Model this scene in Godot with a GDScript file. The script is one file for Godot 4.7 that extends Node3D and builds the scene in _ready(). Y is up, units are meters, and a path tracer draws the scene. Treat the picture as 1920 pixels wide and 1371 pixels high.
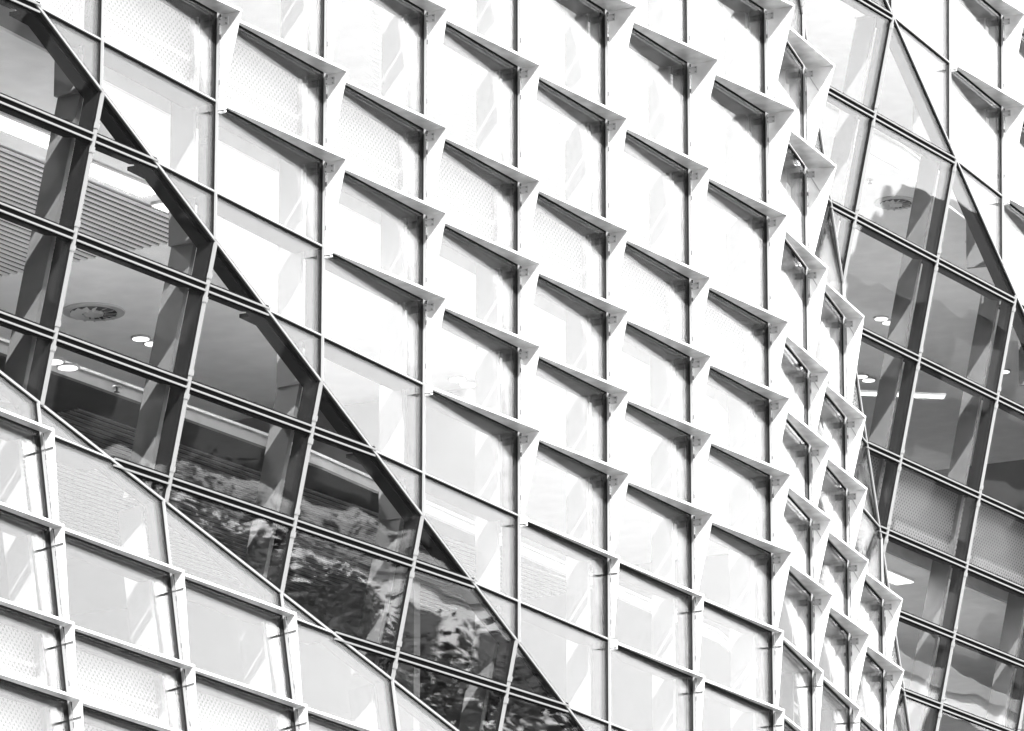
extends Node3D
# Folded glass facade with sheet-metal sunshades, seen from the street through a long lens. Units metres, y up.

var M := {}                      # materials
var FACET := {}                  # name -> {o, h, n, m}
var taken := {}
var rng := RandomNumberGenerator.new()
const ROWS := [28.1, 26.74, 25.38, 24.05, 22.68, 21.32, 19.94, 18.96, 17.99, 17.01, 16.02, 15.04, 14.06, 13.07, 12.32, 11.4]

# ---------------------------------------------------------------- setup
func _ready() -> void:
	rng.seed = 7
	var cam := Camera3D.new()
	cam.name = "camera"
	add_child(cam)
	cam.position = Vector3(0, 1.6, 0)
	cam.rotation_degrees.x = 15.367
	cam.fov = 7.7136
	cam.near = 0.5
	cam.far = 2500.0
	cam.current = true
	var env := Environment.new()
	env.background_mode = Environment.BG_SKY
	var sky := Sky.new()
	var sm := ProceduralSkyMaterial.new()
	sm.sky_top_color = grey(1.15)
	sm.sky_horizon_color = grey(1.0)
	sm.sky_energy_multiplier = 1.1
	sm.sky_curve = 0.6
	sm.ground_bottom_color = grey(0.08)
	sm.ground_horizon_color = grey(0.12)
	sm.sun_angle_max = 1.0
	sky.sky_material = sm
	env.sky = sky
	env.tonemap_mode = Environment.TONE_MAPPER_LINEAR
	env.tonemap_exposure = 4.6
	env.sdfgi_enabled = true
	env.ssao_enabled = true
	env.ssil_enabled = true
	var we := WorldEnvironment.new()
	we.name = "world_environment"
	we.environment = env
	add_child(we)
	var sun := DirectionalLight3D.new()
	sun.name = "sun"
	add_child(sun)
	sun.light_energy = 1.6
	sun.light_angular_distance = 0.5
	sun.light_color = Color(1, 1, 1)
	sun.shadow_enabled = true
	sun.look_at_from_position(Vector3.ZERO, Vector3(-0.088, -1.38, -1.97), Vector3.UP)

	make_materials()
	make_facets()
	build_ground()
	build_office()
	build_sunshades()
	build_fittings()
	build_street()

func grey(v: float, a := 1.0) -> Color:         # a linear grey as an sRGB colour
	var c := Color(v, v, v).linear_to_srgb()
	c.a = a
	return c

func flat(v: float, rough := 0.6, metal := 0.0, spec := 0.5) -> StandardMaterial3D:
	var m := StandardMaterial3D.new()
	m.albedo_color = grey(v)
	m.roughness = rough
	m.metallic = metal
	m.metallic_specular = spec
	return m

func noise_image(size: int, freq: float, oct: int, seed_: int, lo: float, hi: float) -> Image:
	var n := FastNoiseLite.new()
	n.seed = seed_
	n.frequency = freq
	n.fractal_octaves = oct
	var src := n.get_seamless_image(size, size)
	var im := Image.create(size, size, false, Image.FORMAT_RGB8)
	for y in size:
		for x in size:
			var v := lerpf(lo, hi, src.get_pixel(x, y).r)
			im.set_pixel(x, y, Color(v, v, v))
	im.generate_mipmaps()
	return im

func mottled(v: float, spread: float, rough: float, scale: float, seed_: int, metal := 0.0) -> StandardMaterial3D:
	var m := flat(v, rough, metal)
	var s := sqrt(v)
	m.albedo_color = Color(1, 1, 1)
	var base := grey(v).r
	m.albedo_texture = ImageTexture.create_from_image(noise_image(256, 0.02, 4, seed_, base * (1.0 - spread), minf(1.0, base * (1.0 + spread))))
	m.uv1_triplanar = true
	m.uv1_world_triplanar = true
	m.uv1_scale = Vector3.ONE * scale
	return m

func make_materials() -> void:
	M.fin = mottled(0.56, 0.12, 0.36, 0.6, 3, 0.7)
	M.fin.metallic_specular = 0.5
	M.bracket = flat(0.25, 0.4)
	M.bolt = flat(0.06, 0.5)
	M.rod = flat(0.05, 0.5)
	M.white = flat(0.6, 0.4)
	M.cap = flat(0.12, 0.35)
	M.gasket = flat(0.006, 0.9, 0.0, 0.12)
	M.frame = flat(0.006, 0.9, 0.0, 0.12)
	M.post = mottled(0.065, 0.08, 0.5, 0.7, 5)
	M.slab = mottled(0.25, 0.12, 0.85, 0.3, 9)
	M.floor = mottled(0.4, 0.15, 0.8, 0.5, 10)
	M.ceiling = mottled(0.78, 0.03, 0.9, 0.4, 11)
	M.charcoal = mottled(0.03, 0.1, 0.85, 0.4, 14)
	M.inner = mottled(0.12, 0.08, 0.8, 0.3, 12)
	M.dark = flat(0.02, 0.8)
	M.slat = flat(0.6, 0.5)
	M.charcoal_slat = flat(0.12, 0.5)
	M.blind = flat(0.3, 0.5)
	M.louvre_back = flat(0.03, 0.9)
	M.diffuser = flat(0.4, 0.5)
	var g := StandardMaterial3D.new()
	g.transparency = BaseMaterial3D.TRANSPARENCY_ALPHA
	g.albedo_color = Color(0.02, 0.02, 0.02, 0.0)
	g.roughness = 0.0
	g.metallic_specular = 0.295
	g.normal_enabled = true
	var n := FastNoiseLite.new()
	n.seed = 21
	n.frequency = 0.007
	n.fractal_octaves = 2
	n.fractal_gain = 0.25
	var hm := n.get_seamless_image(512, 512)
	hm.convert(Image.FORMAT_RGBA8)
	hm.bump_map_to_normal_map(12.0)
	g.normal_texture = ImageTexture.create_from_image(hm)
	g.normal_scale = 0.014
	g.uv1_triplanar = true
	g.uv1_world_triplanar = true
	g.uv1_scale = Vector3.ONE * 0.28
	M.glass_clear = g
	M.glass_flat = g.duplicate()
	M.glass_flat.normal_scale = 0.0015
	# perforated sheet: rows of round holes (flat print of a fine punched pattern)
	var im := Image.create(64, 64, false, Image.FORMAT_RGB8)
	for y in 64:
		for x in 64:
			var v := 0.4
			for c in [Vector2(16, 16), Vector2(48, 48), Vector2(16, 80), Vector2(80, 16), Vector2(48, -16), Vector2(-16, 48)]:
				if Vector2(x, y).distance_to(c) < 12.0:
					v = 0.06
			im.set_pixel(x, y, Color(v, v, v))
	im.generate_mipmaps()
	var p := flat(1.0, 0.5)
	p.albedo_texture = ImageTexture.create_from_image(im)
	p.uv1_scale = Vector3.ONE
	M.perf = p
	var l := flat(0.9, 0.5)
	l.emission_enabled = true
	l.emission = Color(1, 1, 1)
	l.emission_energy_multiplier = 0.5
	M.lamp = l
	M.asphalt = mottled(0.045, 0.25, 0.9, 0.15, 31)
	M.paving = mottled(0.1, 0.15, 0.85, 0.2, 32)
	M.brick = mottled(0.025, 0.2, 0.9, 0.1, 33)
	M.render = mottled(0.82, 0.06, 0.8, 0.08, 34)
	M.pale = mottled(0.3, 0.1, 0.8, 0.1, 37)
	M.pane_far = flat(0.12, 0.05)
	M.bark = mottled(0.06, 0.2, 0.9, 0.8, 35)
	M.leaf = flat(0.05, 0.7)
	M.leaf.vertex_color_use_as_albedo = true
	M.leaf.albedo_color = Color(1, 1, 1)

func make_facets() -> void:
	var src := {
		"D": [Vector3(-3.5116, 14.8185, -53.3468), 28.500, Vector3(0.86972, 0.14350, 0.47222)],
		"C": [Vector3(-2.0153, 16.5278, -54.9400), 33.400, Vector3(0.81574, -0.21274, 0.53788)],
		"A": [Vector3(0.0601, 18.0276, -58.8558), 27.924, Vector3(0.88357, 0.0, 0.46830)],
		"B": [Vector3(3.1763, 18.9503, -64.7354), 14.900, Vector3(0.96638, 0.0, 0.25713)],
		"E": [Vector3(3.7538, 24.9294, -66.9056), 31.500, Vector3(0.83132, -0.22225, 0.50943)],
		"F": [Vector3(5.0426, 25.4742, -68.7711), 25.000, Vector3(0.90610, -0.02127, 0.42252)],
	}
	for k in src:
		var a := deg_to_rad(src[k][1])
		var h := Vector3(sin(a), 0, -cos(a))
		var n: Vector3 = src[k][2].normalized()
		n = (n - h * n.dot(h)).normalized()
		var m := n.cross(h).normalized()
		if m.y < 0: m = -m
		FACET[k] = {"o": src[k][0], "h": h, "n": n, "m": m, "key": k}
	FACET.D.cols = [-6.75, -4.5, -2.28, -0.07, 2.14, 4.35, 6.6, 8.8]
	FACET.C.cols = [-10.9, -8.72, -6.54, -4.36, -2.17, 0.0, 2.2, 4.36, 6.55, 8.75]
	FACET.A.cols = []
	for c in range(-1, 8): FACET.A.cols.append(-8.846 + 2.213 * c)
	FACET.B.cols = [0.0, 2.36, 4.74, 7.1, 9.46]
	FACET.E.cols = [-2.3, 0.05, 2.4, 4.78, 7.16, 9.55, 11.9]
	FACET.F.cols = [-2.1, 0.1, 2.3, 4.4, 6.55, 8.7]
	FACET.D.y = [11.4, 16.2]
	FACET.C.y = [11.4, 28.1]
	FACET.A.y = [11.4, 28.1]
	FACET.B.y = [11.4, 27.0]
	FACET.E.y = [11.4, 26.5]
	FACET.F.y = [20.5, 28.1]
	var order := ["D", "C", "A", "B", "E", "F"]
	for i in 6:
		var f: Dictionary = FACET[order[i]]
		var y0: float = f.y[0]
		var y1: float = f.y[1]
		var l0: float = f.cols[0]
		var l1: float = f.cols[0]
		var r0: float = f.cols[-1]
		var r1: float = f.cols[-1]
		if i > 0:
			l0 = uv(f, junction(FACET[order[i - 1]], f, y0)).x
			l1 = uv(f, junction(FACET[order[i - 1]], f, y1)).x
		if i < 5:
			r0 = uv(f, junction(f, FACET[order[i + 1]], y0)).x
			r1 = uv(f, junction(f, FACET[order[i + 1]], y1)).x
		f.region = PackedVector2Array([Vector2(l0, y0), Vector2(r0, y0), Vector2(r1, y1), Vector2(l1, y1)])
	# C and A run on past the picture's left edge only as far as their columns
	for k in ["C", "A"]:
		var f: Dictionary = FACET[k]
		var box := PackedVector2Array([Vector2(f.cols[0], f.y[0]), Vector2(f.cols[-1], f.y[0]), Vector2(f.cols[-1], f.y[1]), Vector2(f.cols[0], f.y[1])])
		if k == "A": box[1].x += 1.0; box[2].x += 1.0
		f.region = Geometry2D.intersect_polygons(f.region, box)[0]

func at(f: Dictionary, u: float, y: float, out := 0.0) -> Vector3:
	return f.o + f.h * u + f.m * ((y - f.o.y) / f.m.y) + f.n * out

func uv(f: Dictionary, p: Vector3) -> Vector2:
	return Vector2((p - f.o).dot(f.h), p.y)

func junction(a: Dictionary, b: Dictionary, y: float) -> Vector3:   # where two facets meet at that height
	var p := at(a, 0, y)
	var q := at(b, 0, y)
	# p + h_a s lies on the level line of b
	var nb := Vector3(-b.h.z, 0, b.h.x)
	var s: float = (q - p).dot(nb) / a.h.dot(nb)
	return p + a.h * s

# ---------------------------------------------------------------- mesh helpers
func prism(poly: Array, ext: Vector3, tools: SurfaceTool = null) -> SurfaceTool:   # convex planar polygon swept by ext
	var st := tools
	if st == null:
		st = SurfaceTool.new()
		st.begin(Mesh.PRIMITIVE_TRIANGLES)
	var c := Vector3.ZERO
	for p in poly: c += p
	c = c / poly.size() + ext * 0.5
	var top := []
	for p in poly: top.append(p + ext)
	face(st, poly, c)
	face(st, top, c)
	for i in poly.size():
		var j := (i + 1) % poly.size()
		face(st, [poly[i], poly[j], top[j], top[i]], c)
	return st

func face(st: SurfaceTool, p: Array, c: Vector3) -> void:
	var nn := Vector3.ZERO
	for i in p.size():
		nn += (p[i] - p[0]).cross(p[(i + 1) % p.size()] - p[0])
	if nn.length_squared() < 1e-16: return
	nn = nn.normalized()
	var mid := Vector3.ZERO
	for q in p: mid += q
	mid /= p.size()
	var flip := nn.dot(mid - c) > 0.0
	if not flip: nn = -nn
	for i in range(1, p.size() - 1):
		var tri := [p[0], p[i + 1], p[i]] if flip else [p[0], p[i], p[i + 1]]
		for v in tri:
			st.set_normal(nn)
			st.add_vertex(v)

func beam(p: Vector3, q: Vector3, n: Vector3, s: Vector3, a0: float, a1: float, b0: float, b1: float, tools: SurfaceTool = null) -> SurfaceTool:
	return prism([p + n * a0 + s * b0, p + n * a1 + s * b0, p + n * a1 + s * b1, p + n * a0 + s * b1], q - p, tools)

func rod(p: Vector3, q: Vector3, r: float, sides := 8, r2 := -1.0) -> SurfaceTool:
	var st := SurfaceTool.new()
	st.begin(Mesh.PRIMITIVE_TRIANGLES)
	var d := (q - p).normalized()
	var s := d.cross(Vector3.UP if absf(d.y) < 0.9 else Vector3.RIGHT).normalized()
	var t := d.cross(s)
	if r2 < 0: r2 = r
	var a := []
	var b := []
	for i in sides:
		var w := TAU * i / sides
		a.append(p + (s * cos(w) + t * sin(w)) * r)
		b.append(q + (s * cos(w) + t * sin(w)) * r2)
	var c := (p + q) * 0.5
	face(st, a, c)
	face(st, b, c)
	for i in sides:
		var j := (i + 1) % sides
		face(st, [a[i], a[j], b[j], b[i]], c)
	return st

func put(st: SurfaceTool, called: String, m: Material, parent: Node) -> MeshInstance3D:
	var o := MeshInstance3D.new()
	o.mesh = st.commit()
	o.material_override = m
	o.name = called if parent != self else numbered(called)
	parent.add_child(o, true)
	return o

func numbered(called: String) -> String:
	taken[called] = taken.get(called, -1) + 1
	return called if taken[called] == 0 else "%s_%03d" % [called, taken[called]]

func thing(called: String, label: String, category: String, group := "") -> Node3D:
	var o := Node3D.new()
	o.name = numbered(called)
	add_child(o)
	tag(o, label, category, group)
	return o

func tag(o: Node, label: String, category: String, group := "") -> void:
	o.set_meta("label", label)
	o.set_meta("category", category)
	if group: o.set_meta("group", group)

# ---------------------------------------------------------------- ground
func sheet(x0: float, z0: float, x1: float, z1: float, y: float) -> SurfaceTool:
	return prism([Vector3(x0, y, z0), Vector3(x1, y, z0), Vector3(x1, y, z1), Vector3(x0, y, z1)], Vector3(0, -0.3, 0))

func build_ground() -> void:
	put(sheet(-900, -900, 900, 900, -0.12), "ground", M.asphalt, self).set_meta("kind", "structure")
	put(sheet(-60, -120, 60, 25, 0.0), "pavement", M.paving, self).set_meta("kind", "structure")

# ---------------------------------------------------------------- the building
func plan(y: float, inset: float) -> PackedVector2Array:       # the facade's line at a height, moved inwards
	var pts := []
	if y < 16.0:
		pts.append(at(FACET.D, -6.75, y))
		pts.append(junction(FACET.D, FACET.C, y))
		pts.append(junction(FACET.C, FACET.A, y))
	else:
		var j := junction(FACET.C, FACET.A, y)
		if uv(FACET.C, j).x > -9.0:
			pts.append(at(FACET.C, -10.9, y))
			pts.append(j)
		else:
			pts.append(at(FACET.A, -13.0, y))
	pts.append(junction(FACET.A, FACET.B, y))
	if y < 26.5:
		pts.append(junction(FACET.B, FACET.E, y))
		pts.append(junction(FACET.E, FACET.F, y) if y > 21.0 else at(FACET.E, 24.0, y))
		if y > 21.0: pts.append(at(FACET.F, 24.0, y))
	else:
		pts.append(at(FACET.F, 24.0, y))
	var inward := Vector3(-0.88357, 0, -0.4683)
	var out := PackedVector2Array()
	for p in pts:
		p += inward * inset
		out.append(Vector2(p.x, p.z))
	return out

func slab(y0: float, y1: float, inset: float, depth: float) -> SurfaceTool:
	var line := plan((y0 + y1) * 0.5, inset)
	var poly := line.duplicate()
	for i in range(line.size() - 1, -1, -1):
		if i == 0 or i == line.size() - 1:
			poly.append(line[i] + Vector2(-0.88357, -0.4683) * depth)
	var st := SurfaceTool.new()
	st.begin(Mesh.PRIMITIVE_TRIANGLES)
	var idx := Geometry2D.triangulate_polygon(poly)
	for k in range(0, idx.size(), 3):
		var t := [poly[idx[k]], poly[idx[k + 1]], poly[idx[k + 2]]]
		for y in [y0, y1]:
			var c := Vector3(t[0].x, (y0 + y1) * 0.5, t[0].y)
			face(st, [Vector3(t[0].x, y, t[0].y), Vector3(t[1].x, y, t[1].y), Vector3(t[2].x, y, t[2].y)], c)
	for i in poly.size():
		var a := poly[i]
		var b := poly[(i + 1) % poly.size()]
		var mid := (a + b) * 0.5
		var nn := Vector2(-(b - a).y, (b - a).x).normalized()
		if Geometry2D.is_point_in_polygon(mid + nn * 0.05, poly): nn = -nn
		face(st, [Vector3(a.x, y0, a.y), Vector3(b.x, y0, b.y), Vector3(b.x, y1, b.y), Vector3(a.x, y1, a.y)], Vector3(mid.x - nn.x, (y0 + y1) / 2, mid.y - nn.y))
	return st

func build_office() -> void:
	var b := thing("office_building", "angular glass office building with folded facets, white-capped mullions and slatted ceilings inside", "building")
	# floors, ceilings and walls behind the glass
	for s in [[29.0, 28.3], [24.35, 23.95], [19.9, 19.0], [16.12, 15.95], [12.2, 11.9]]:
		put(slab(s[1] + 0.03, s[0] - 0.03, 0.75, 10.0), "floor_slab", M.slab, b)
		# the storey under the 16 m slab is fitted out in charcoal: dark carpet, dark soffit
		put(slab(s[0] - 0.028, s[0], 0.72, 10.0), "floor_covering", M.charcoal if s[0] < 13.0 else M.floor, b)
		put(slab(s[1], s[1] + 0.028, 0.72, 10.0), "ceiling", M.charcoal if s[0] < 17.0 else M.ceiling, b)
	put(slab(-0.1, 11.35, 0.4, 10.5), "lower_wall", M.slab, b)
	var inward := Vector3(-0.88357, 0, -0.4683)
	var along := Vector3(0.4683, 0, -0.88357)
	var bl: Vector3 = at(FACET.A, -18.0, 11.0) + inward * 9.2
	put(beam(bl, bl + along * 45.0, Vector3.UP, inward, 0.0, 18.0, 0.0, 0.3), "back_wall", M.inner, b)
	var fe: Dictionary = FACET.E
	var ff: Dictionary = FACET.F
	put(prism([at(fe, 11.95, 11.2), at(fe, 24.5, 11.2), at(fe, 24.5, 20.7), at(fe, 11.95, 20.7)], fe.n * -0.2), "side_wall", M.slab, b)
	put(prism([at(ff, 8.76, 20.4), at(ff, 24.5, 20.4), at(ff, 24.5, 28.9), at(ff, 8.76, 28.9)], ff.n * -0.2), "side_wall", M.slab, b)
	for e in [-13.5, 29.0]:
		var q: Vector3 = at(FACET.A, e, 11.0) + inward * 1.0
		put(beam(q, q + inward * 9.0, Vector3.UP, along, 0.0, 18.0, 0.0, 0.25), "end_wall", M.inner, b)
	for pw in [[4.4, 2.4, 16.12, 2.83, 5.5], [-2.5, 3.4, 19.9, 4.05, 5.0], [1.6, 2.2, 12.2, 3.75, 6.0], [14.0, 2.2, 16.12, 2.88, 6.5]]:
		var q: Vector3 = at(FACET.A, pw[0], pw[2]) + inward * pw[1]
		put(beam(q, q + inward * pw[4], Vector3.UP, along, 0.0, pw[3], 0.0, 0.15), "partition_wall", M.inner, b)
	# facets: panes, mullions, transoms
	for k in ["D", "C", "A", "B", "E", "F"]:
		facet(b, FACET[k], k in ["C", "E"])
	edge(b, "D", "C", 11.4, 16.2)
	edge(b, "C", "A", 11.4, 19.9)
	edge(b, "B", "E", 13.0, 26.5)
	edge(b, "E", "F", 20.9, 26.5)
	louvres(b)

func bounds(poly: PackedVector2Array) -> Rect2:
	var r := Rect2(poly[0], Vector2.ZERO)
	for p in poly: r = r.expand(p)
	return r

func facet(b: Node3D, f: Dictionary, clear: bool) -> void:
	var reg: PackedVector2Array = f.region
	# panes
	for i in ROWS.size() - 1:
		for j in f.cols.size() - 1:
			var rect := PackedVector2Array([Vector2(f.cols[j], ROWS[i + 1]), Vector2(f.cols[j + 1], ROWS[i + 1]), Vector2(f.cols[j + 1], ROWS[i]), Vector2(f.cols[j], ROWS[i])])
			var cut := Geometry2D.intersect_polygons(rect, reg)
			if cut.is_empty(): continue
			var cells := Geometry2D.offset_polygon(cut[0], -0.018, Geometry2D.JOIN_MITER)
			if cells.is_empty(): continue
			var cell: PackedVector2Array = cells[0]
			var bb := bounds(cell)
			if bb.size.x < 0.12 or bb.size.y < 0.12: continue
			var ta := rng.randfn(0.0, 0.0012)
			var tb := rng.randfn(0.0, 0.0012)
			var mid := bb.get_center()
			var poly := []
			for p in cell: poly.append(at(f, p.x, p.y, (p.x - mid.x) * ta + (p.y - mid.y) * tb))
			var outer := put(prism(poly, f.n * -0.008), "glass_pane", M.glass_clear if clear else M.glass_flat, b)
			var back := []
			for p in poly: back.append(p - f.n * 0.024)
			put(prism(back, f.n * -0.008), "inner_sheet", M.glass_clear if clear else M.glass_flat, outer)
			var spandrel: bool = (ROWS[i] == 19.94) or (f.key == "D" and ROWS[i] <= 13.07)
			if spandrel: perforated(b, f, cell)
	# mullions
	for u in f.cols:
		var seg := Geometry2D.intersect_polyline_with_polygon(PackedVector2Array([Vector2(u, 40), Vector2(u, 0)]), reg)
		if seg.is_empty(): continue
		var y1: float = maxf(seg[0][0].y, seg[0][-1].y)
		var y0: float = minf(seg[0][0].y, seg[0][-1].y)
		if y1 - y0 < 0.15: continue
		var p := at(f, u, y0)
		var q := at(f, u, y1)
		var half := 0.05 if clear else 0.023
		var mu := put(beam(p, q, f.n, f.h, -0.05, 0.006, -half, half), "mullion", M.gasket, b)
		var cw := 0.017 if clear else 0.007
		put(beam(p, q, f.n, f.h, 0.006, 0.034, -cw, cw), "cap", M.cap, mu)
		put(beam(p, q, f.n, f.h, -0.17, -0.05, -0.05, 0.05), "inner_frame", M.frame, mu)
		put(beam(p, q, f.n, f.h, -0.52, -0.24, -0.03, 0.03), "inner_post", M.post, mu)
		# small clamps either side of each crossing
		for yy in ROWS:
			for dy in [0.12, -0.12]:
				if yy + dy < y0 + 0.1 or yy + dy > y1 - 0.1 or not clear: continue
				var a := at(f, u, yy + dy - 0.03)
				put(beam(a, a + f.m * 0.06, f.n, f.h, 0.01, 0.04, -0.026, 0.026), "clamp", M.cap, mu)
	# transoms, one to a bay
	for y in ROWS:
		for j in f.cols.size() - 1:
			var seg := Geometry2D.intersect_polyline_with_polygon(PackedVector2Array([Vector2(f.cols[j] + 0.03, y), Vector2(f.cols[j + 1] - 0.03, y)]), reg)
			if seg.is_empty(): continue
			var p := at(f, seg[0][0].x, y)
			var q := at(f, seg[0][-1].x, y)
			if p.distance_to(q) < 0.15: continue
			var half := 0.062 if clear else 0.024
			var tr := put(beam(p, q, f.n, f.m, -0.05, 0.004, -half, half), "transom", M.gasket, b)
			if clear:
				put(beam(p, q, f.n, f.m, 0.004, 0.03, 0.024, 0.043), "rail", M.cap, tr)
				put(beam(p, q, f.n, f.m, 0.004, 0.03, -0.043, -0.024), "rail", M.cap, tr)
			else:
				put(beam(p, q, f.n, f.m, 0.004, 0.022, 0.004, 0.024), "rail", M.cap, tr)
			put(beam(p, q, f.n, f.m, -0.34, -0.052, -0.02, 0.02), "inner_rail", M.frame, tr)

func perforated(b: Node3D, f: Dictionary, cell: PackedVector2Array) -> void:
	var st := SurfaceTool.new()
	st.begin(Mesh.PRIMITIVE_TRIANGLES)
	for side in [-0.3, -0.303]:
		var nn: Vector3 = f.n if side == -0.3 else -f.n
		for i in range(1, cell.size() - 1):
			for p in ([cell[0], cell[i], cell[i + 1]] if side != -0.3 else [cell[0], cell[i + 1], cell[i]]):
				st.set_normal(nn)
				st.set_uv(p / 0.075)
				st.add_vertex(at(f, p.x, p.y, side))
	put(st, "perforated_panel", M.perf, b)

func edge(b: Node3D, ka: String, kb: String, y0: float, y1: float) -> void:   # trim along the fold between two facets
	var fa: Dictionary = FACET[ka]
	var fb: Dictionary = FACET[kb]
	var p := junction(fa, fb, y0)
	var q := junction(fa, fb, y1)
	var d := (q - p).normalized()
	var n: Vector3 = (fa.n + fb.n).normalized()
	n = (n - d * n.dot(d)).normalized()
	var s := n.cross(d).normalized()
	var t := put(beam(p, q, n, s, -0.06, 0.004, -0.034, 0.034), "fold_trim", M.gasket, b)
	put(beam(p, q, n, s, 0.004, 0.022, -0.013, 0.013), "cap", M.cap, t)
	put(beam(p, q, n, s, -0.22, -0.06, -0.045, 0.045), "inner_frame", M.frame, t)

func louvres(b: Node3D) -> void:
	# open slatted ceilings hung under the slabs, slats parallel to the facade
	var f: Dictionary = FACET.C
	var nh := Vector3(f.n.x, 0, f.n.z).normalized()
	for d in [[18.995, 3.15, 7.4, -9.0, 1.6], [15.945, 1.3, 4.6, -2.3, 7.5]]:
		var base: Vector3 = at(f, 0, d[0])
		base.y = d[0]
		var bk := put(prism([base - nh * d[1] + f.h * d[3], base - nh * d[1] + f.h * d[4], base - nh * d[2] + f.h * d[4], base - nh * d[2] + f.h * d[3]], Vector3(0, -0.015, 0)), "slatted_ceiling", M.louvre_back, b)
		var x: float = d[1]
		while x < d[2]:
			var p: Vector3 = base - nh * x + Vector3(0, -0.02, 0)
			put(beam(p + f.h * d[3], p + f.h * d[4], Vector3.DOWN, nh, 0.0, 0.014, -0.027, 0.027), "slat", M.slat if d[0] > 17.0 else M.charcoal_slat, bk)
			x += 0.112

# ---------------------------------------------------------------- sunshades
func sunshade(f: Dictionary, u0: float, u1: float, y0: float, y1: float, d: float, dl: float, kind: String, label: String, group: String) -> void:
	var o := thing("sunshade", label, "sunshade", group)
	o.position = at(f, u1, y0)
	var base := o.position
	var g := 0.05
	var N := Vector3.ZERO
	var L: Vector3 = at(f, u0, y0) - base
	var Bt: Vector3 = at(f, u1, y1) - base
	var n: Vector3 = f.n
	var h: Vector3 = f.h
	var m: Vector3 = f.m
	var th := 0.027
	# top blade: widens from the left node to the tip
	var s := (N - L).normalized()
	put(prism([L + s * 0.03 + n * g, N - s * 0.004 + n * g, N - s * 0.004 + n * d, L + s * 0.03 + n * dl], m * -th), "top_blade", M.fin, o)
	# side blade: hangs from the tip and narrows towards the node below
	put(prism([N + n * g, N + n * (d + 0.004), Bt + m * 0.03 + n * dl, Bt + m * 0.03 + n * g], h * th), "side_blade", M.fin, o)
	# fixing plate with four bolts on the side blade
	if kind != "shallow":
		var c: Vector3 = n * 0.055 - m * 0.1
		var pw := 0.115
		var plate := put(prism([c - m * 0.05 - n * 0.03, c - m * 0.05 + n * (pw - 0.03), c + m * 0.035 + n * (pw - 0.03), c + m * 0.035 - n * 0.03], h * -0.008), "fixing_plate", M.bracket, o)
		for a in [-0.012, pw - 0.05]:
			for v in [-0.034, 0.018]:
				var q: Vector3 = c + n * a + m * v - h * 0.008
				put(rod(q, q - h * 0.01, 0.0085, 6), "bolt", M.bolt, plate)
	else:
		# pin that holds the blade off the mullion
		var q: Vector3 = -m * 0.2 - h * 0.012
		put(rod(q + n * 0.01, q + n * 0.15, 0.006, 6), "pin", M.rod, o)
	if f.key == "B" and kind != "shallow":
		put(rod(n * 0.03 - h * 0.012 - m * 0.04, n * (d * 0.62) - h * 0.006 - m * (d * 1.05), 0.007, 6), "stay_rod", M.bracket, o)
	# standoffs to the mullion
	for v in [0.25, 0.75]:
		var q: Vector3 = Bt * v
		put(beam(q, q - m * 0.05, n, h, 0.006, g + 0.002, 0.0, 0.014), "standoff", M.bolt, o)

func in_view(p: Vector3, margin: float) -> bool:          # whether a point shows in the photograph, give or take a margin in pixels
	var v := p - Vector3(0, 1.6, 0)
	var t := deg_to_rad(15.367)
	var z := v.y * sin(t) - v.z * cos(t)
	var x := 960.0 + 10170.0 * v.x / z
	var y := 685.5 - 10170.0 * (v.y * cos(t) + v.z * sin(t)) / z
	return x > -margin and x < 1920.0 + margin and y > -margin and y < 1371.0 + margin

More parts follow.
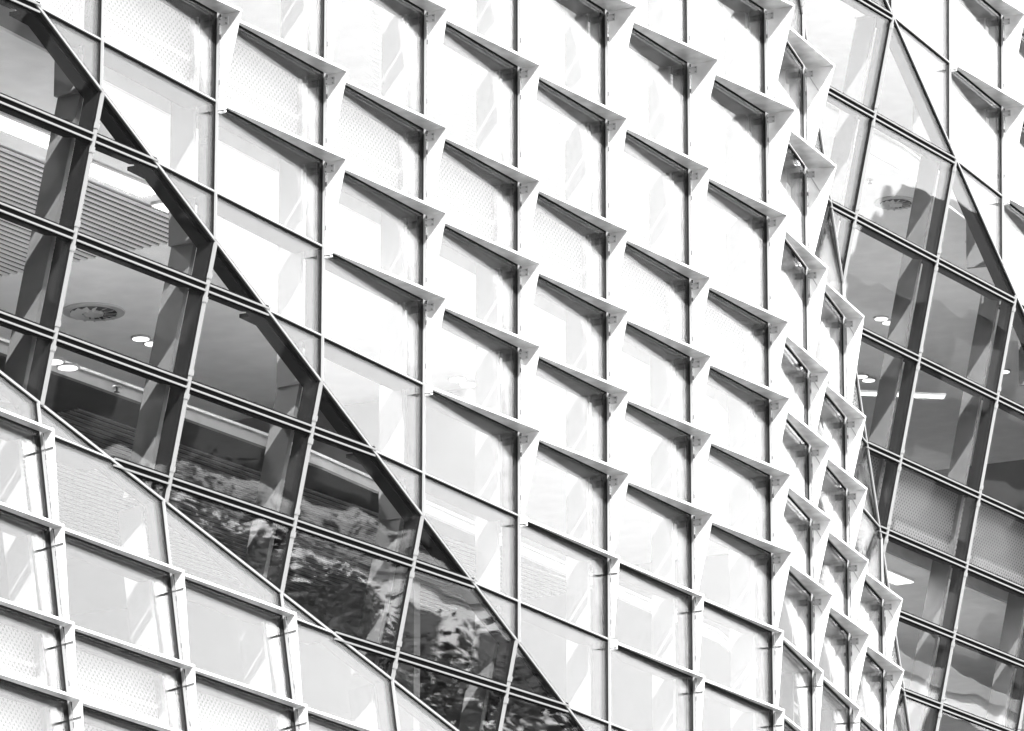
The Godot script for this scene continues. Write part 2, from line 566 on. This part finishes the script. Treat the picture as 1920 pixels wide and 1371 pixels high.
func build_sunshades() -> void:
	var A: Dictionary = FACET.A
	var B: Dictionary = FACET.B
	var nth := ["first", "second", "third", "fourth", "fifth", "sixth", "seventh", "eighth", "ninth"]
	var count := ["no", "one row", "two rows", "three rows", "four rows", "five rows", "six rows", "seven rows"]
	for i in range(2, ROWS.size() - 2):
		var r := i - 6                       # row 0 is the 19.94 m line, the top of the perforated spandrel panes
		var d := 0.42 if r <= -2 else (0.285 if r <= 3 else 0.145)
		var kind := "deep" if r <= -2 else ("medium" if r <= 3 else "shallow")
		var dl := 0.07 if kind != "shallow" else 0.065
		var level: String = "over the perforated spandrels" if r == 0 else "%s %s the spandrels" % [count[absi(r)], "above" if r < 0 else "below"]
		for c in range(maxi(0, r + 1), 8):
			if not (in_view(at(A, A.cols[c + 1], ROWS[i]), 60.0) or in_view(at(A, A.cols[c + 1], ROWS[i + 1]), 0.0)): continue
			sunshade(A, A.cols[c], A.cols[c + 1], ROWS[i], ROWS[i + 1], d, dl, kind,
				"%s folded sunshade, broad white face, %s bay from its fold, %s" % [kind, nth[7 - c], level], "%s sunshades on the broad face" % kind)
		for c in range(1, 5):
			var lowest: Array = [0, -3, -1, 2, 5]
			if r < lowest[c] or r > 5: continue
			sunshade(B, B.cols[c - 1], B.cols[c], ROWS[i], ROWS[i + 1], d, dl, kind,
				"%s folded sunshade, steeply turned face, %s bay past the fold, %s" % [kind, nth[c - 1], level], "%s sunshades on the turned face" % kind)
	var D: Dictionary = FACET.D
	for i in [11, 12, 13, 14]:
		for c in range(1, D.cols.size()):
			var us: float = D.cols[c]
			if not Geometry2D.is_point_in_polygon(Vector2(us, ROWS[i] + 0.02), D.region): continue
			if not (in_view(at(D, us, ROWS[i]), 80.0) or in_view(at(D, us, ROWS[i + 1]), 0.0)): continue
			var where: String = ["top row under the dark glass band", "second row under the dark glass band", "row over the perforated spandrels", "lowest row"][i - 11]
			sunshade(D, D.cols[c - 1], us, ROWS[i], ROWS[i + 1] if i < 14 else 11.4, 0.15, 0.1, "shallow",
				"shallow folded silver sunshade on the sloping lower face, %s" % where, "sunshades on the sloping lower face")
	var F: Dictionary = FACET.F
	for e in [[1, 3, "above its upper end bracket"], [1, 4, "top row, second bay"], [2, 3, "starting at the upper end bracket"], [2, 4, "above the lower end bracket"], [3, 4, "starting at the lower end bracket"]]:
		sunshade(F, F.cols[e[1] - 1], F.cols[e[1]], ROWS[e[0]], ROWS[e[0] + 1], 0.36, 0.1, "deep",
			"deep folded sunshade on the farthest white face, %s" % e[2], "sunshades on the farthest face")
	# end brackets where a diagonal row of sunshades starts
	var ends := []
	for r in range(1, 6): ends.append([A, A.cols[r + 1], ROWS[r + 6], "small white box bracket starting the sunshade row %s below the spandrels" % count[r]])
	ends.append([F, F.cols[2], ROWS[2], "upper of two white box brackets on the farthest white face"])
	ends.append([F, F.cols[3], ROWS[3], "lower of two white box brackets on the farthest white face"])
	for e in ends:
		var f: Dictionary = e[0]
		var o := thing("end_bracket", e[3], "bracket", "end brackets of the sunshade rows")
		o.position = at(f, e[1], e[2])
		put(prism([f.n * 0.036 - f.m * 0.11, f.n * 0.1 - f.m * 0.1, f.n * 0.1, f.n * 0.036 + f.m * 0.01], f.h * 0.05), "box", M.white, o)
		put(rod(f.n * 0.036 - f.m * 0.09 - f.h * 0.004, f.n * 0.13 - f.m * 0.09 - f.h * 0.004, 0.007, 6), "pin", M.rod, o)

# ---------------------------------------------------------------- lamps and vents inside
func build_fittings() -> void:
	sprinkler(Vector3(-4.0, 15.95, -53.0), "small sprinkler head in the dark lower ceiling before the slats")
	sprinkler(Vector3(4.95, 23.95, -71.6), "small sprinkler head beside the right-hand swirl diffuser")
	sprinkler(Vector3(6.55, 23.95, -74.6), "small sprinkler head next to the fold of the right-hand bays")
	blind(4, 19.98, 23.85, 1.35, "venetian blind lowered behind the upper white panes, bay farthest from the turned face")
	blind(5, 19.98, 23.85, 1.3, "venetian blind lowered behind the upper white panes, second bay of blinds")
	blind(6, 19.98, 23.85, 1.28, "venetian blind lowered behind the upper white panes, third bay of blinds")
	blind(7, 19.98, 23.85, 1.2, "venetian blind lowered behind the white panes next to the turned face")
	var nh: Vector3 = Vector3(FACET.C.n.x, 0, FACET.C.n.z).normalized()
	for p in [[Vector3(-5.193, 18.99, -53.822), "long lit ceiling strip beside the slatted ceiling, cut by the picture edge", 1.5],
			[Vector3(-4.248, 18.99, -55.635), "long lit ceiling strip beside the slatted ceiling, whole in one dark pane", 1.25],
			[Vector3(-3.735, 18.99, -56.614), "short lit ceiling panel at the end of the light strips", 0.3]]:
		strip_light(p[0], FACET.C.h, p[2], 0.28, nh, p[1])
	strip_light(Vector3(5.6, 22.4, -77.2), Vector3(1, 0, -0.15).normalized(), 1.6, 0.14, Vector3(0.15, 0, 1).normalized(), "low hanging lit strip in the room behind the dark right-hand bays")
	strip_light(Vector3(5.2, 18.99, -74.2), FACET.E.h, 1.4, 0.28, nh, "lit ceiling strip in the room under the perforated spandrels")
	diffuser(Vector3(-4.886, 18.995, -60.893), 0.37, "large round swirl diffuser in the pale ceiling behind the dark glass band")
	diffuser(Vector3(5.379, 23.945, -72.67), 0.3, "round swirl diffuser in the ceiling behind the dark right-hand bays")
	for p in [[Vector3(-4.345, 18.995, -62.147), "pair of round downlights beyond the swirl diffuser"],
			[Vector3(5.63, 23.945, -78.699), "pair of round downlights near the edge of the turned face"],
			[Vector3(5.532, 23.945, -82.009), "pair of round downlights deepest in the right-hand room"],
			[Vector3(7.6, 23.945, -81.5), "pair of round downlights in the last bay of the right-hand room"],
			[Vector3(-4.5, 15.945, -52.1), "pair of round downlights close behind the dark glass, lower storey"],
			[Vector3(-0.6, 18.995, -64.0), "pair of round downlights behind the white panes of the broad face"]]:
		downlight(p[0], p[1])

func blind(c: int, y0: float, y1: float, w: float, label: String) -> void:
	var f: Dictionary = FACET.A
	var o := thing("venetian_blind", label, "blind", "venetian blinds in the broad face")
	o.position = at(f, f.cols[c] + 0.12, y1, -0.72)
	put(beam(Vector3.ZERO, f.h * w, f.n, Vector3.UP, -0.03, 0.03, -0.05, 0.0), "head_rail", M.white, o)
	var st := SurfaceTool.new()
	st.begin(Mesh.PRIMITIVE_TRIANGLES)
	var y := 0.09
	var tilt: Vector3 = (f.n * 0.9 + Vector3.DOWN * 0.45).normalized()
	while y < y1 - y0 - 0.1:
		var p := Vector3(0, -y, 0)
		prism([p - tilt * 0.015, p + tilt * 0.015, p + tilt * 0.015 + f.h * w, p - tilt * 0.015 + f.h * w], Vector3.UP * 0.002, st)
		y += 0.052
	var sl := put(st, "slats", M.blind, o)
	sl.set_meta("kind", "stuff")
	put(beam(Vector3(0, y0 - y1 + 0.05, 0), Vector3(0, y0 - y1 + 0.05, 0) + f.h * w, f.n, Vector3.UP, -0.02, 0.02, -0.02, 0.02), "bottom_rail", M.white, o)

func sprinkler(p: Vector3, label: String) -> void:
	var o := thing("sprinkler_head", label, "sprinkler", "sprinkler heads")
	o.position = p
	put(rod(Vector3.ZERO, Vector3(0, -0.012, 0), 0.045, 12), "rose", M.diffuser, o)
	put(rod(Vector3(0, -0.012, 0), Vector3(0, -0.06, 0), 0.012, 8), "stem", M.bolt, o)
	put(rod(Vector3(0, -0.06, 0), Vector3(0, -0.066, 0), 0.03, 10), "deflector", M.bolt, o)

func strip_light(p: Vector3, d: Vector3, length: float, width: float, s: Vector3, label: String) -> void:
	var o := thing("strip_light", label, "ceiling light", "lit strips inside the building")
	o.position = p
	put(beam(-d * length / 2, d * length / 2, Vector3.DOWN, s, 0.0, 0.03, -width / 2 - 0.015, width / 2 + 0.015), "housing", M.white, o)
	put(beam(-d * (length / 2 - 0.01), d * (length / 2 - 0.01), Vector3.DOWN, s, 0.03, 0.04, -width / 2, width / 2), "lamp_panel", M.lamp, o)
	var l := AreaLight3D.new()
	l.name = "light"
	l.area_size = Vector2(length, width)
	l.light_energy = 3.0
	l.shadow_enabled = true
	o.add_child(l)
	l.look_at_from_position(o.position + Vector3(0, -0.06, 0), o.position + Vector3(0, -1.06, 0), s)

func diffuser(p: Vector3, r: float, label: String) -> void:
	var o := thing("ceiling_diffuser", label, "air diffuser")
	o.position = p
	put(rod(Vector3.ZERO, Vector3(0, -0.02, 0), r, 40, r * 0.98), "ring", M.diffuser, o)
	put(rod(Vector3(0, -0.0205, 0), Vector3(0, -0.024, 0), r * 0.74, 36), "recess", M.dark, o)
	put(rod(Vector3(0, -0.0245, 0), Vector3(0, -0.05, 0), r * 0.34, 24, r * 0.3), "hub", M.diffuser, o)
	for k in 14:
		var w := TAU * k / 14
		var a := Vector3(cos(w), 0, sin(w))
		var t := Vector3(-sin(w), 0, cos(w))
		put(prism([a * r * 0.36 + Vector3(0, -0.026, 0), a * r * 0.74 + Vector3(0, -0.026, 0), a * r * 0.74 + t * r * 0.17 + Vector3(0, -0.055, 0), a * r * 0.36 + t * r * 0.09 + Vector3(0, -0.055, 0)], Vector3(0, -0.004, 0)), "vane", M.diffuser, o)

func downlight(p: Vector3, label: String) -> void:
	var o := thing("downlight", label, "ceiling light", "paired downlights")
	o.position = p
	var d := Vector3(0.5, 0, -0.86)
	for s in [-1, 1]:
		var c: Vector3 = d * (0.13 * s)
		var ring := put(rod(c, c + Vector3(0, -0.02, 0), 0.12, 20), "ring", M.diffuser, o)
		put(rod(c + Vector3(0, -0.021, 0), c + Vector3(0, -0.026, 0), 0.1, 20), "lamp_disc", M.lamp, ring)
		var l := SpotLight3D.new()
		l.name = "light"
		l.spot_angle = 55.0
		l.rotation_degrees.x = -90.0
		l.light_energy = 0.1
		l.light_size = 0.08
		l.shadow_enabled = true
		l.position = c + Vector3(0, -0.06, 0)
		o.add_child(l, true)

# ---------------------------------------------------------------- what the leaning panes mirror: the other side of the street
func block(called: String, label: String, p: Vector3, yaw: float, w: float, d: float, hgt: float, wall: Material, floors: int, bays: int, roof: Material, gable := 0.0) -> void:
	var o := thing(called, label, "building")
	o.position = p
	o.rotation.y = yaw
	put(beam(Vector3(-w / 2, 0, 0), Vector3(w / 2, 0, 0), Vector3.UP, Vector3(0, 0, -1), 0.0, hgt, 0.0, d), "wall", wall, o)
	if gable > 0.0:
		put(prism([Vector3(-w / 2 - 0.5, hgt + 0.01, 0.6), Vector3(-w / 2 - 0.5, hgt + 0.01, -d - 0.6), Vector3(-w / 2 - 0.5, hgt + gable, -d / 2)], Vector3(w + 1.0, 0, 0)), "roof", roof, o)
	else:
		put(beam(Vector3(-w / 2 - 0.25, hgt + 0.005, 0.25), Vector3(w / 2 + 0.25, hgt + 0.005, 0.25), Vector3.UP, Vector3(0, 0, -1), 0.0, 0.45, 0.0, d + 0.5), "roof", roof, o)
	var fh := hgt / floors
	var bw := w / bays
	for i in floors:
		for j in bays:
			var c := Vector3(-w / 2 + bw * (j + 0.5), fh * (i + 0.55), 0)
			var win := put(prism([c + Vector3(-bw * 0.32, -fh * 0.28, -0.1), c + Vector3(bw * 0.32, -fh * 0.28, -0.1), c + Vector3(bw * 0.32, fh * 0.28, -0.1), c + Vector3(-bw * 0.32, fh * 0.28, -0.1)], Vector3(0, 0, 0.14)), "window", M.white if wall == M.render else M.brick, o)
			put(prism([c + Vector3(-bw * 0.28, -fh * 0.25, 0.041), c + Vector3(bw * 0.28, -fh * 0.25, 0.041), c + Vector3(bw * 0.28, fh * 0.25, 0.041), c + Vector3(-bw * 0.28, fh * 0.25, 0.041)], Vector3(0, 0, 0.006)), "pane", M.pane_far, win)

func polar(az: float, dist: float) -> Vector3:                 # from the middle of the facade
	return Vector3(-1.0 + sin(deg_to_rad(az)) * dist, -0.12, -56.0 - cos(deg_to_rad(az)) * dist)

func build_street() -> void:
	block("dark_office_block", "tall dark office block across the street, mirrored in the leaning panes", polar(73.5, 150), deg_to_rad(-72), 44, 14, 27.5, M.brick, 7, 12, M.dark)
	block("pitched_house", "tall dark house with a pitched roof across the street, mirrored in the right bays", Vector3(107.5, -0.12, -128.5), deg_to_rad(-60), 12, 14, 29.3, M.brick, 7, 4, M.dark, 4.0)
	block("brick_warehouse", "dark flat-roofed brick warehouse beside the pitched house, mirrored in the right bays", Vector3(113, -0.12, -118), deg_to_rad(-66), 13, 12, 27.8, M.brick, 6, 5, M.dark)
	block("white_terrace", "long low white rendered building across the street, mirrored in the lower panes", polar(69.0, 112), deg_to_rad(-45), 40, 10, 12.6, M.render, 3, 11, M.pale)
	block("white_villa", "white rendered house with a flat roof, mirrored in the lowest right bays", Vector3(84, -0.12, -117), deg_to_rad(-45), 14, 9, 17.0, M.render, 4, 4, M.pale)
	block("dark_tower_block", "tall dark tower block behind the viewer, facing the glass facade", Vector3(-42, -0.12, 22), deg_to_rad(-155), 60, 16, 44, M.brick, 11, 14, M.dark)
	block("dark_tower_block", "tall dark tower block up the street behind the viewer", Vector3(-78, -0.12, -30), deg_to_rad(112), 60, 16, 44, M.brick, 11, 14, M.dark)
	var spots := [[66.0, 82, 13.6], [68.0, 86, 14.3], [69.3, 79, 13.2], [70.4, 83, 13.7], [71.6, 85, 14.1], [73.0, 88, 14.4], [75.6, 83, 14.0], [63.0, 90, 13.8], [60.4, 86, 13.2], [72.2, 74, 12.9]]
	for i in spots.size():
		tree(polar(spots[i][0], spots[i][1]), spots[i][2], 40 + i)

func tree(p: Vector3, hgt: float, sd: int) -> void:
	var r := RandomNumberGenerator.new()
	r.seed = sd
	var o := thing("street_tree", "dark leafy street tree across the road, mirrored in the leaning panes", "tree", "street trees mirrored in the glass")
	o.position = p
	put(rod(Vector3.ZERO, Vector3(0, hgt * 0.6, 0), 0.24, 8, 0.1), "trunk", M.bark, o)
	var st := SurfaceTool.new()
	st.begin(Mesh.PRIMITIVE_TRIANGLES)
	var clumps := []
	for k in 16:
		var a := r.randf() * TAU
		var rad := sqrt(r.randf()) * hgt * 0.26
		clumps.append(Vector3(cos(a) * rad, hgt * r.randf_range(0.42, 0.9), sin(a) * rad))
	for c in clumps:
		put(rod(Vector3(0, hgt * 0.35, 0), c, 0.07, 5, 0.02), "limb", M.bark, o)
		for k in 420:
			var v := Vector3(r.randfn(), r.randfn() * 0.8, r.randfn()) * hgt * 0.06
			var q: Vector3 = c + v
			var x := Vector3(r.randfn(), r.randfn(), r.randfn()).normalized()
			var y := x.cross(Vector3(r.randfn(), r.randfn(), r.randfn())).normalized()
			var sz := r.randf_range(0.07, 0.16)
			var g := r.randf_range(0.03, 0.075)
			var nn := x.cross(y)
			for t in [q - x * sz, q + y * sz * 0.6, q + x * sz, q - x * sz, q + x * sz, q - y * sz * 0.6]:
				st.set_normal(nn)
				st.set_color(Color(g, g, g))
				st.add_vertex(t)
	put(st, "crown", M.leaf, o)
